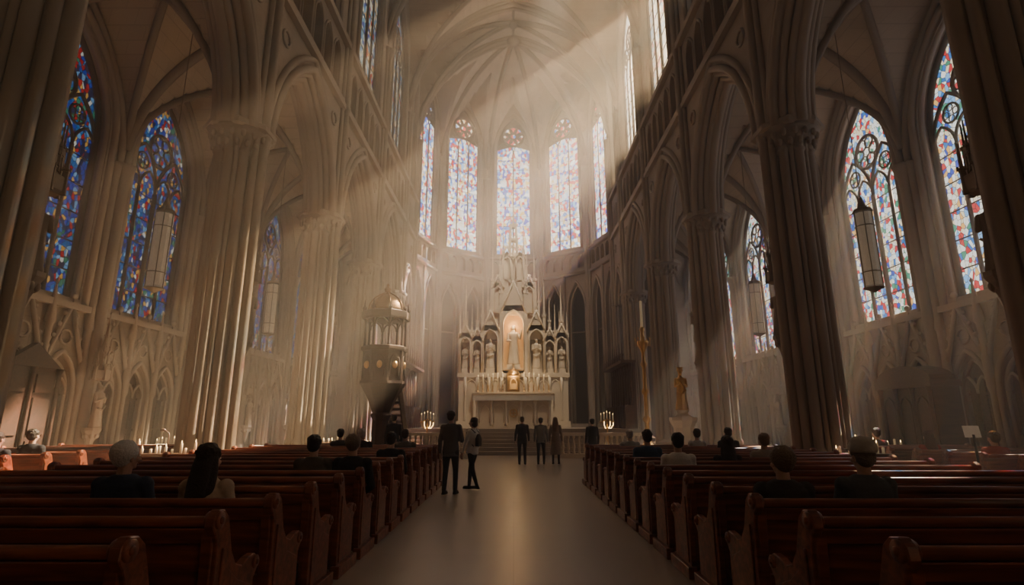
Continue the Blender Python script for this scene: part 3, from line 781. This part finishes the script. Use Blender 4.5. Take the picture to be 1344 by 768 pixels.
for i,y in enumerate(rows):
    if i: inst(main,(PX,y,0))
    inst(main,(-PX-4.35,y,0))
side_=pewmesh(3.0,"pew");side_.location=(8.5,rows[3],0)
for i in range(3,16):
    if i>3: inst(side_,(8.5,rows[i],0))
    inst(side_,(-11.5,rows[i],0))
# ---- lanterns
def lantern(x,y,zb,h,r=.24):
    c=MB();c.mat=1
    c.lathe(x,y,[(r*.96,zb+.06),(r*.96,zb+h-.06)],12,smooth=False);c.mat=0
    for k in range(6):
        a=k*PI/3;c.tube([(x+r*math.cos(a),y+r*math.sin(a),zb),(x+r*math.cos(a),y+r*math.sin(a),zb+h)],.012,6)
    for z in (zb,zb+h*.2,zb+h*.8,zb+h): 
        c.tube([(x+r*math.cos(k*PI/6),y+r*math.sin(k*PI/6),z) for k in range(13)],.015,6)
    c.lathe(x,y,[(r*1.08,zb+h),(r*.9,zb+h+.08),(r*.5,zb+h+.12),(.04,zb+h+.4),(.02,zb+h+.45)],12,smooth=False)
    c.lathe(x,y,[(r*.1,zb-.12),(r*.7,zb-.04),(r*1.05,zb)],12,smooth=False)
    c.tube([(x,y,zb+h+.4),(x,y,FA(x,y)-.02)],.012,5)
    c.obj("hanging_lantern",[LFR,PAPER])
for s in (-1,1):
    lantern(s*9.8,14.5,5.1,2.2);lantern(s*9.9,21.9,5.0,2.1);lantern(s*9.9,29,5.0,2.1)
# ---- confessional right, door left
c=MB();X0=11.25
c.bx(X0,12.05,15.0,17.2,0,.2);c.bx(X0+.05,12.05,15.05,17.15,.2,2.5);c.bx(X0-.05,12.05,14.95,17.25,2.5,2.68)
c.prism([(X0-.02,14.95,2.68)]+[(X0-.02,16.1-1.15*math.cos(a*PI/10),2.68+.45*math.sin(a*PI/10)) for a in range(1,10)]+[(X0-.02,17.25,2.68)],(.7,0,0))
for yy in (15.1,15.75,16.45,17.1): c.lathe(X0,yy,[(.07,.2),(.05,.3),(.05,2.35),(.08,2.5)],8)
for yy in (15.42,16.1,16.78):
    archtube(c,(X0,0,0),(0,1,0),(1,0,0),0,yy,.24,1.9,2.25,.03,.4,6)
    for zz in (.5,1.2): c.box(X0+.03,yy,zz+.2,.04,.4,.5)
c.obj("confessional",[WOOD2])
c=MB();X0=-XA+.35
c.bx(X0-.04,X0+.12,12.9,14.4,.0,2.9)
c.prism([(X0,12.8,2.9),(X0,14.5,2.9),(X0,13.65,3.5)],(.16,0,0))
for yy in (12.85,13.65,14.45): c.lathe(X0+.16,yy,[(.08,0),(.06,.3),(.05,2.7),(.09,2.9)],8)
for yy in (13.25,14.05):
    for zz,hh in ((.7,.8),(1.7,.9),(2.5,.45)): c.box(X0+.14,yy,zz,.04,.5,hh)
c.obj("door_1",[WOODPU])
def votive(x,y,w,n,lamp=False):
    c=MB();c.bx(x-w/2,x+w/2,y-.22,y+.22,.85,.9);c.bx(x-w/2+.04,x+w/2-.04,y-.2,y+.2,.1,.85)
    for k in range(4): c.box(x+(w/2-.04)*[1,1,-1,-1][k],y+.18*[1,-1,1,-1][k],.45,.07,.07,.9)
    for k in range(3): c.box(x-w/2+w*(k+.5)/3,y-.21,.5,w/3-.1,.03,.6)
    for i in range(n):
        candle(c,x-w/2+.1+(w-.2)*i/max(1,n-1),y+random.uniform(-.12,.12),.9,.08+random.random()*.16,.028,0,m=(0,1,2),lit=i%2==0)
    if lamp:
        c.mat=1;c.box(x+.2,y,.95,.3,.22,.03);c.box(x-.2,y,.94,.22,.3,.02);c.mat=0
        c.tube([(x+.4,y,.9),(x+.4,y,1.25),(x+.25,y,1.35)],.02,6);c.ell((x+.22,y,1.34),(.08,.06,.05),8,6)
    c.obj("votive_candle_table" if not lamp else "side_desk",[WOODR,WAX,FLAME])
votive(-7.45,12.3,1.3,9);votive(-9.9,15.6,1.0,1,True);votive(-5.7,18.4,1.2,7)
votive(7.45,12.3,1.3,8);votive(-10.6,17.3,.9,6);votive(11.0,18.6,1.0,7);votive(10.2,15.6,.9,5)
c=MB();x,y=8.1,10.0
c.lathe(x,y,[(.2,0),(.18,.05),(.02,.1),(.02,1.35)],10);c.mat=1;c.prism([(x-.14,y,1.3),(x+.14,y,1.3),(x+.14,y+.03,1.5),(x-.14,y+.03,1.5)],(0,.02,0))
c.obj("notice_stand",[IRON,PAPER])
# ------------------------------------------------------------------ people
SKIN=simple("skin",(.55,.34,.25),.55,0,.06);SKIN2=simple("skin_tan",(.38,.22,.15),.55,0,.06)
LIP=simple("lips",(.42,.16,.14),.5);EYE=simple("eye_white",(.8,.8,.78),.2);IRIS=simple("iris",(.05,.03,.02),.2)
_c={}
def cloth(col):
    if col not in _c: _c[col]=simple("cloth_%d"%len(_c),col,.9,0,.18,30,.25,spec=.2)
    return _c[col]
_h={}
def hairm(col):
    if col not in _h: _h[col]=simple("hair_%d"%len(_h),col,.6,0,.35,60,.6)
    return _h[col]
def remesh(o,vox,it=2):
    r=o.modifiers.new("remesh","REMESH");r.mode='VOXEL';r.voxel_size=vox;r.use_smooth_shade=True
    if it:
        q=o.modifiers.new("smooth","SMOOTH");q.factor=.5;q.iterations=it
def hand(par,w,d,n,th,skin,nm):
    d=Vector(d).normalized();n=Vector(n);n=(n-d*n.dot(d)).normalized();s=d.cross(n);
    if s.dot(Vector(th))<0: s=-s
    w=Vector(w);m=MB()
    for k in (-1.5,-.5,.5,1.5): m.cap2(w+s*k*.012,.014,w+s*k*.02+d*.085,.0125,8)
    m.cap2(w-d*.04,.025,w+d*.01,.022,10)
    for k,L in ((1.5,.068),(.5,.078),(-.5,.073),(-1.5,.056)):
        b=w+s*k*.02+d*.085
        p1=b+d*L*.45+n*L*.10;p2=p1+d*L*.3+n*L*.2;p3=p2+d*L*.2+n*L*.25
        m.tube([b-d*.01,b,p1,p2,p3],[.009,.0092,.0085,.008,.006],8)
    b=w+s*.022+d*.02
    m.tube([b,b+s*.022+d*.028+n*.006,b+s*.034+d*.055+n*.014,b+s*.036+d*.078+n*.02],[.012,.0115,.0095,.007],8)
    o=m.obj(nm,[skin],par);remesh(o,.005,1)
def person(name,x,y,pose,yaw,H=1.75,top=(.03,.03,.04),bottom=(.03,.03,.04),hair=(.03,.02,.015),style="short",z=0,f=0,coat=0,head=0,skin=None,extra=(),shift=0,lean=0.0):
    skin=skin or SKIN
    e=empty(name,(x,y,z),math.radians(yaw));e.scale=(H/1.75,)*3 if pose!='sit' else (1,1,1)
    near=y<8
    vox=.011 if near else .016
    dz=-.38+(H-1.75) if pose=='sit' else 0
    wsc=.9 if f else 1.0
    ct=cloth(top);cb=cloth(bottom)
    m=MB();hip=.93+(-.38 if pose=='sit' else 0)
    feet=[]
    for s in (-1,1):
        if pose=='sit':
            K=(s*.12,.40,.50);A=(s*.12,.36,.10);F=(s*.12,.36)
            m.cap2((s*.09,.0,hip-.0),.10,K,.066,14);m.cap2(K,.064,A,.042,12)
        else:
            fy={'stand':0.02*s,'walk':.18*s,'turn':.05*s}[pose]
            K=(s*.105,fy*.5+.03,.5);A=(s*.11,fy-.02,.09 if not(pose=='walk' and s<0) else .13)
            m.cap2((s*.09,0,.9),.098*wsc+.004,K,.062,14);m.cap2(K,.062,A,.05 if not f else .042,12);F=(s*.11,fy-.02)
        feet.append((F,A[2]))
    m.ell((0,0,hip),(.165*(1.04 if f else 1),.115,.12),16,10)
    o=m.obj("trousers",[cb],e);remesh(o,vox)
    m=MB()
    for (F,az) in feet:
        o3=az-.09
        m.cap2((F[0],F[1]-.03,.045+o3),.04,(F[0],F[1]+.15,.035+o3),.034,10);m.cap2((F[0],F[1]-.01,.05+o3),.042,(F[0],F[1],.10+o3),.04,10)
        m.box(F[0],F[1]+.05,.012+o3,.075,.25,.024)
    o=m.obj("shoes",[cloth((.02,.017,.015))],e);remesh(o,.01)
    m=MB();T=[(.84,.155,.115),(.90,.172,.122),(.98,.170,.122),(1.08,.150,.112),(1.2,.163,.12),(1.32,.188,.125),(1.40,.19,.112),(1.45,.14,.09),(1.49,.07,.068)]
    if f: T=[(.84,.16,.12),(.90,.172,.126),(.98,.162,.12),(1.08,.132,.105),(1.2,.145,.125),(1.30,.162,.128),(1.38,.165,.108),(1.43,.12,.085),(1.48,.06,.06)]
    if pose=='sit': T=T[1:]
    if coat and pose!='sit': T=[(coat,.21,.17),(coat+.15,.205,.165)]*(coat<.6)+[(.7,.185,.145)]*(coat<.6)+[(coat,.178,.135)]*(coat>=.6)+T
    ex=.012
    rings=[]
    for zz,rx,ry in T:
        yo=lean*(zz-.93)
        rings.append([((rx+ex)*math.cos(a*PI/12),yo+(ry+ex)*math.sin(a*PI/12),zz+dz) for a in range(24)])
    m.loft(rings)
    sh=1.405+dz;sx=.178*wsc;ly=lean*.47
    hands=[]
    for s in (-1,1):
        S=(s*sx,ly,sh)
        if pose=='sit': E=(s*(sx+.065),ly+.06,sh-.29);W=(s*.07,.24,.66)
        elif pose=='turn' and s>0: E=(s*(sx+.08),.0,sh-.28);W=(s*.12,.2,sh-.27)
        elif pose=='walk': E=(s*(sx+.06),-.08*s,sh-.28);W=(s*(sx+.06),-.06*s+.1,sh-.5)
        else: E=(s*(sx+.07),-.015,sh-.29);W=(s*(sx+.085),.04,sh-.54)
        m.cap2(S,.066*wsc,E,.050*wsc,12);m.cap2(E,.050*wsc,W,.036*wsc,12);m.ell(S,(.075*wsc,.075,.07),12,8)
        hands.append((s,E,W))
    o=m.obj("jacket" if not f else "top",[ct],e);remesh(o,vox)
    for s,E,W in hands:
        d=(Vector(W)-Vector(E)).normalized()
        if pose=='sit': hand(e,Vector(W)+d*.03,d,(0,0,-1),(-s,0,.2),skin,"hand")
        elif pose=='turn' and s>0: hand(e,Vector(W)+d*.03,d,(0,0,-1),(-1,0,0),skin,"hand")
        else: hand(e,Vector(W)+d*.03,d*.6+Vector((0,.0,-.6)),(-s,0,0),(0,1,0),skin,"hand")
    hy=lean*.62;he=empty("head_group",(0,hy,1.50+dz),math.radians(head));he.parent=e
    Rz=1.50
    m=MB();m.M=Matrix.Translation((0,0,-Rz))
    m.cap2((0,-.01,1.44),.055 if not f else .048,(0,.0,1.58),.052 if not f else .045,14)
    m.ell((0,-.008,1.655),(.076,.095,.093),20,14);m.ell((0,.022,1.60),(.058,.070,.080),16,12);m.ell((0,.062,1.548),(.028,.026,.024),10,8)
    m.cap2((0,.09,1.635),.008,(0,.108,1.60),.014,8);m.ell((0,.082,1.652),(.05,.012,.010),12,6)
    for s in (-1,1):
        m.ell((s*.078,-.005,1.615),(.010,.02,.032),10,8);m.ell((s*.042,.062,1.60),(.02,.02,.02),8,6)
    o=m.obj("head",[skin],he);remesh(o,.0065 if near else .009,1)
    m=MB();m.M=Matrix.Translation((0,0,-Rz))
    for s in (-1,1):
        m.mat=0;m.ell((s*.03,.079,1.632),(.013,.011,.009),8,6);m.mat=1;m.ell((s*.03,.0885,1.632),(.0055,.004,.0055),8,6)
    m.mat=2;m.ell((0,.090,1.568),(.023,.009,.007),10,6)
    m.obj("face_features",[EYE,IRIS,LIP],he)
    m=MB();m.M=Matrix.Translation((0,0,-Rz))
    if style!="bald":
        m.ell((0,-.028,1.672),(.087,.098,.092),20,14)
        m.ell((0,-.045,1.63),(.082,.072,.085),16,10)
        for s in (-1,1): m.ell((s*.062,-.0,1.665),(.024,.05,.04),10,8)
        for i in range(46):
            a=random.uniform(0,2*PI);b=random.uniform(.1,1.3)
            p=(.084*math.cos(b)*math.cos(a),-.03+.094*math.cos(b)*math.sin(a),1.672+.088*math.sin(b))
            if p[1]<.045: m.ell(p,(.018,.018,.014),6,5)
        if style=="long":
            m.tube([(0,-.05,1.68),(0,-.085,1.58),(0,-.105,1.46),(0,-.125,1.34),(0,-.135,1.24),(0,-.13,1.2)],[.085,.088,.095,.09,.06,.02],16,flat=.5,ref=(0,1,0))
            for s in (-1,1): m.tube([(s*.07,-.02,1.64),(s*.085,-.04,1.52),(s*.09,-.07,1.38),(s*.07,-.08,1.28)],[.025,.034,.034,.012],10)
        if style=="bob":
            m.ell((0,-.04,1.60),(.098,.085,.10),16,10)
        if style=="bun": m.ell((0,-.13,1.68),(.045,.04,.045),10,8)
        if style=="fluffy": m.ell((0,-.03,1.665),(.102,.108,.102),16,12)
    else:
        m.ell((0,-.05,1.62),(.08,.062,.05),14,8)
    o=m.obj("hair",[hairm(hair)],he);remesh(o,.009,1)
    if "cap" in extra:
        m=MB();m.M=Matrix.Translation((0,0,-Rz))
        m.lathe(0,-.025,[(.094,1.665),(.104,1.69),(.103,1.72),(.088,1.765),(.055,1.79),(.015,1.798),(.006,1.80)],20,sy=1.12);m.ell((0,.115,1.685),(.07,.08,.009),14,6)
        m.obj("baseball_cap",[cloth((.5,.48,.44))],he)
    m=MB();m.tube([(.066*math.cos(a*PI/8),ly+.07*math.sin(a*PI/8)-.005,1.475+dz) for a in range(17)],.013,8)
    m.obj("collar",[cloth((.5,.5,.5)) if "shirt" in extra else ct],e)
    if "backpack" in extra:
        m=MB();m.ell((0,-.17,1.2),(.10,.06,.16),14,10);m.box(0,-.17,1.15,.16,.10,.2)
        for s in (-1,1): m.tube([(s*.09,-.13,1.38),(s*.11,-.02,1.47),(s*.12,.12,1.38),(s*.12,.1,1.2),(s*.12,-.1,1.05)],.014,6)
        o=m.obj("backpack",[cloth((.12,.11,.10))],e)
    return e
BLK=(.03,.028,.032);NAVY=(.03,.04,.07);GRY=(.14,.135,.13);OLV=(.12,.105,.08)
person("standing_man",-1.42,12.9,'turn',-12,1.80,(.14,.13,.13),(.05,.05,.055),(.03,.02,.015),"short",coat=.78,head=-8,extra=("shirt",))
person("standing_woman",-.98,13.7,'walk',62,1.66,(.85,.82,.76),(.025,.025,.028),(.025,.015,.01),"bob",f=1,head=20,extra=("backpack",))
person("standing_man",.33,21.6,'stand',4,1.74,BLK,BLK,(.09,.06,.04),"short",coat=.78)
person("standing_man",1.05,21.7,'stand',-6,1.70,(.2,.19,.175),(.04,.04,.045),(.03,.02,.015),"short",coat=.8)
person("standing_woman",1.62,21.8,'stand',-12,1.72,(.25,.19,.14),(.05,.04,.035),(.14,.07,.03),"long",f=1,coat=.35)
person("standing_man",-3.85,18.2,'stand',0,1.78,(.03,.03,.035),BLK,(.02,.015,.01),"short",coat=.8)
person("standing_man",2.75,19.8,'stand',20,1.66,(.03,.028,.03),BLK,(.02,.015,.01),"short",coat=.8)
def sit(nm,X,row,**k): 
    r=min(rows,key=lambda q:abs(q-row))
    yaw=k.pop("yaw",0);k["H"]=k.get("H",1.75)+.03;return person(nm,X,r+.20,'sit',yaw,**k)
sit("seated_man",-3.25,4.6,top=(.04,.055,.095),hair=(.8,.78,.74),style="fluffy",H=1.76,head=-25)
sit("seated_woman",-2.55,4.6,top=(.58,.46,.34),hair=(.035,.022,.015),style="long",f=1,H=1.74,head=-12)
sit("seated_man",2.24,4.6,top=(.05,.044,.044),hair=(.17,.12,.08),style="fluffy",H=1.72,head=10)
sit("seated_man",2.92,4.6,top=(.09,.10,.11),hair=(.2,.17,.14),extra=("cap",),H=1.76,head=5)
sit("seated_man",-2.55,7.1,top=OLV,hair=(.025,.02,.015),H=1.75)
sit("seated_man",-2.05,7.1,top=BLK,hair=(.25,.2,.16),style="fluffy",H=1.76)
sit("seated_man",-2.1,9.5,top=BLK,hair=(.04,.03,.02),H=1.74)
sit("seated_man",-2.5,12.9,top=GRY,hair=(.05,.03,.02),H=1.74)
sit("seated_man",-3.5,12.9,top=BLK,hair=(.5,.48,.45),H=1.76)
sit("seated_man",-4.25,13.73,top=(.05,.05,.05),hair=(.02,.015,.01),H=1.74)
sit("seated_man",2.34,7.9,top=(.8,.78,.74),hair=(.03,.02,.015),H=1.76)
sit("seated_man",2.3,9.5,top=(.05,.10,.17),hair=(.03,.02,.015),H=1.78)
sit("seated_woman",3.35,8.75,top=(.04,.03,.03),hair=(.03,.018,.012),style="long",f=1,H=1.7)
sit("seated_man",4.3,9.5,top=(.35,.30,.24),hair=(.22,.14,.08),H=1.72)
sit("seated_man",4.95,12.9,top=BLK,hair=(.03,.02,.015),H=1.78)
sit("seated_woman",4.5,13.7,top=(.6,.58,.54),hair=(.04,.03,.02),f=1,H=1.74)
sit("seated_man",2.85,13.7,top=(.35,.35,.33),hair=(.5,.48,.46),H=1.72)
sit("seated_man",8.9,13.7,top=GRY,hair=(.03,.02,.015),H=1.76)
sit("seated_woman",8.95,12.07,top=(.35,.03,.03),hair=(.03,.02,.015),style="long",f=1,H=1.72)
sit("seated_man",8.95,10.4,top=(.38,.04,.03),hair=(.03,.02,.015),H=1.74)
sit("seated_man",-8.9,9.5,top=BLK,hair=(.03,.02,.015),H=1.74)
sit("seated_man",-9.0,10.4,top=BLK,hair=(.03,.02,.015),H=1.78)
# ------------------------------------------------------------------ haze
hz=MB();hz.bx(-12.35,12.35,-7.9,43.2,.01,30.0)
m=bpy.data.materials.new("incense_haze");m.use_nodes=True;nt=m.node_tree;nt.nodes.clear()
out=nt.nodes.new("ShaderNodeOutputMaterial");vs=nt.nodes.new("ShaderNodeVolumeScatter")
vs.inputs["Density"].default_value=.0125;vs.inputs["Anisotropy"].default_value=.38;vs.inputs["Color"].default_value=(1,.93,.82,1)
nt.links.new(vs.outputs[0],out.inputs["Volume"])
hz.obj("incense_haze",[m])
# ------------------------------------------------------------------ lights
def light(kind,name,loc,energy,col,size=.1,rot=None,**k):
    l=bpy.data.lights.new(name,kind);l.energy=energy;l.color=col
    if kind=='SUN': l.angle=math.radians(.8)
    else: l.shadow_soft_size=size
    for a,b in k.items(): setattr(l,a,b)
    o=bpy.data.objects.new(name,l);o.location=loc
    if rot is not None: o.rotation_euler=rot
    bpy.context.scene.collection.objects.link(o);return o
d=Vector((-.55,-.45,-.70)).normalized()
light('SUN',"sun",(30,20,40),120,(1,.82,.61),rot=d.to_track_quat('-Z','Y').to_euler())
def spot(nm,loc,tgt,e,col,ang,size=.15):
    q=(Vector(tgt)-Vector(loc)).to_track_quat('-Z','Y').to_euler()
    light('SPOT',nm,loc,e,col,size,q,spot_size=math.radians(ang),spot_blend=.8)
spot("altar_fill_spot",(2.5,24,26.5),(0,34,7.5),20000,(1,.80,.56),38)  # added fill spot above the view, brightens altar and reredos; no fixture modelled
light('POINT',"niche_lamp",(0,RY-.55,7.6),60,(1,.6,.25),.05)
light('POINT',"altar_candle_fill",(0,RY-1.5,4.4),50,(1,.65,.3),.05)  # added point light standing in for the altar candles' glow, no lamp here
w=bpy.data.worlds.new("world");bpy.context.scene.world=w;w.use_nodes=True
bg=w.node_tree.nodes["Background"];bg.inputs[0].default_value=(1,.94,.83,1);bg.inputs[1].default_value=.5
cam=bpy.data.cameras.new("camera");cam.lens=36*720/1344;cam.sensor_width=36;cam.clip_end=300
co=bpy.data.objects.new("camera",cam);co.location=(0,0,1.58);co.rotation_euler=(math.radians(90+13.2),0,math.radians(.15))
bpy.context.scene.collection.objects.link(co);bpy.context.scene.camera=co
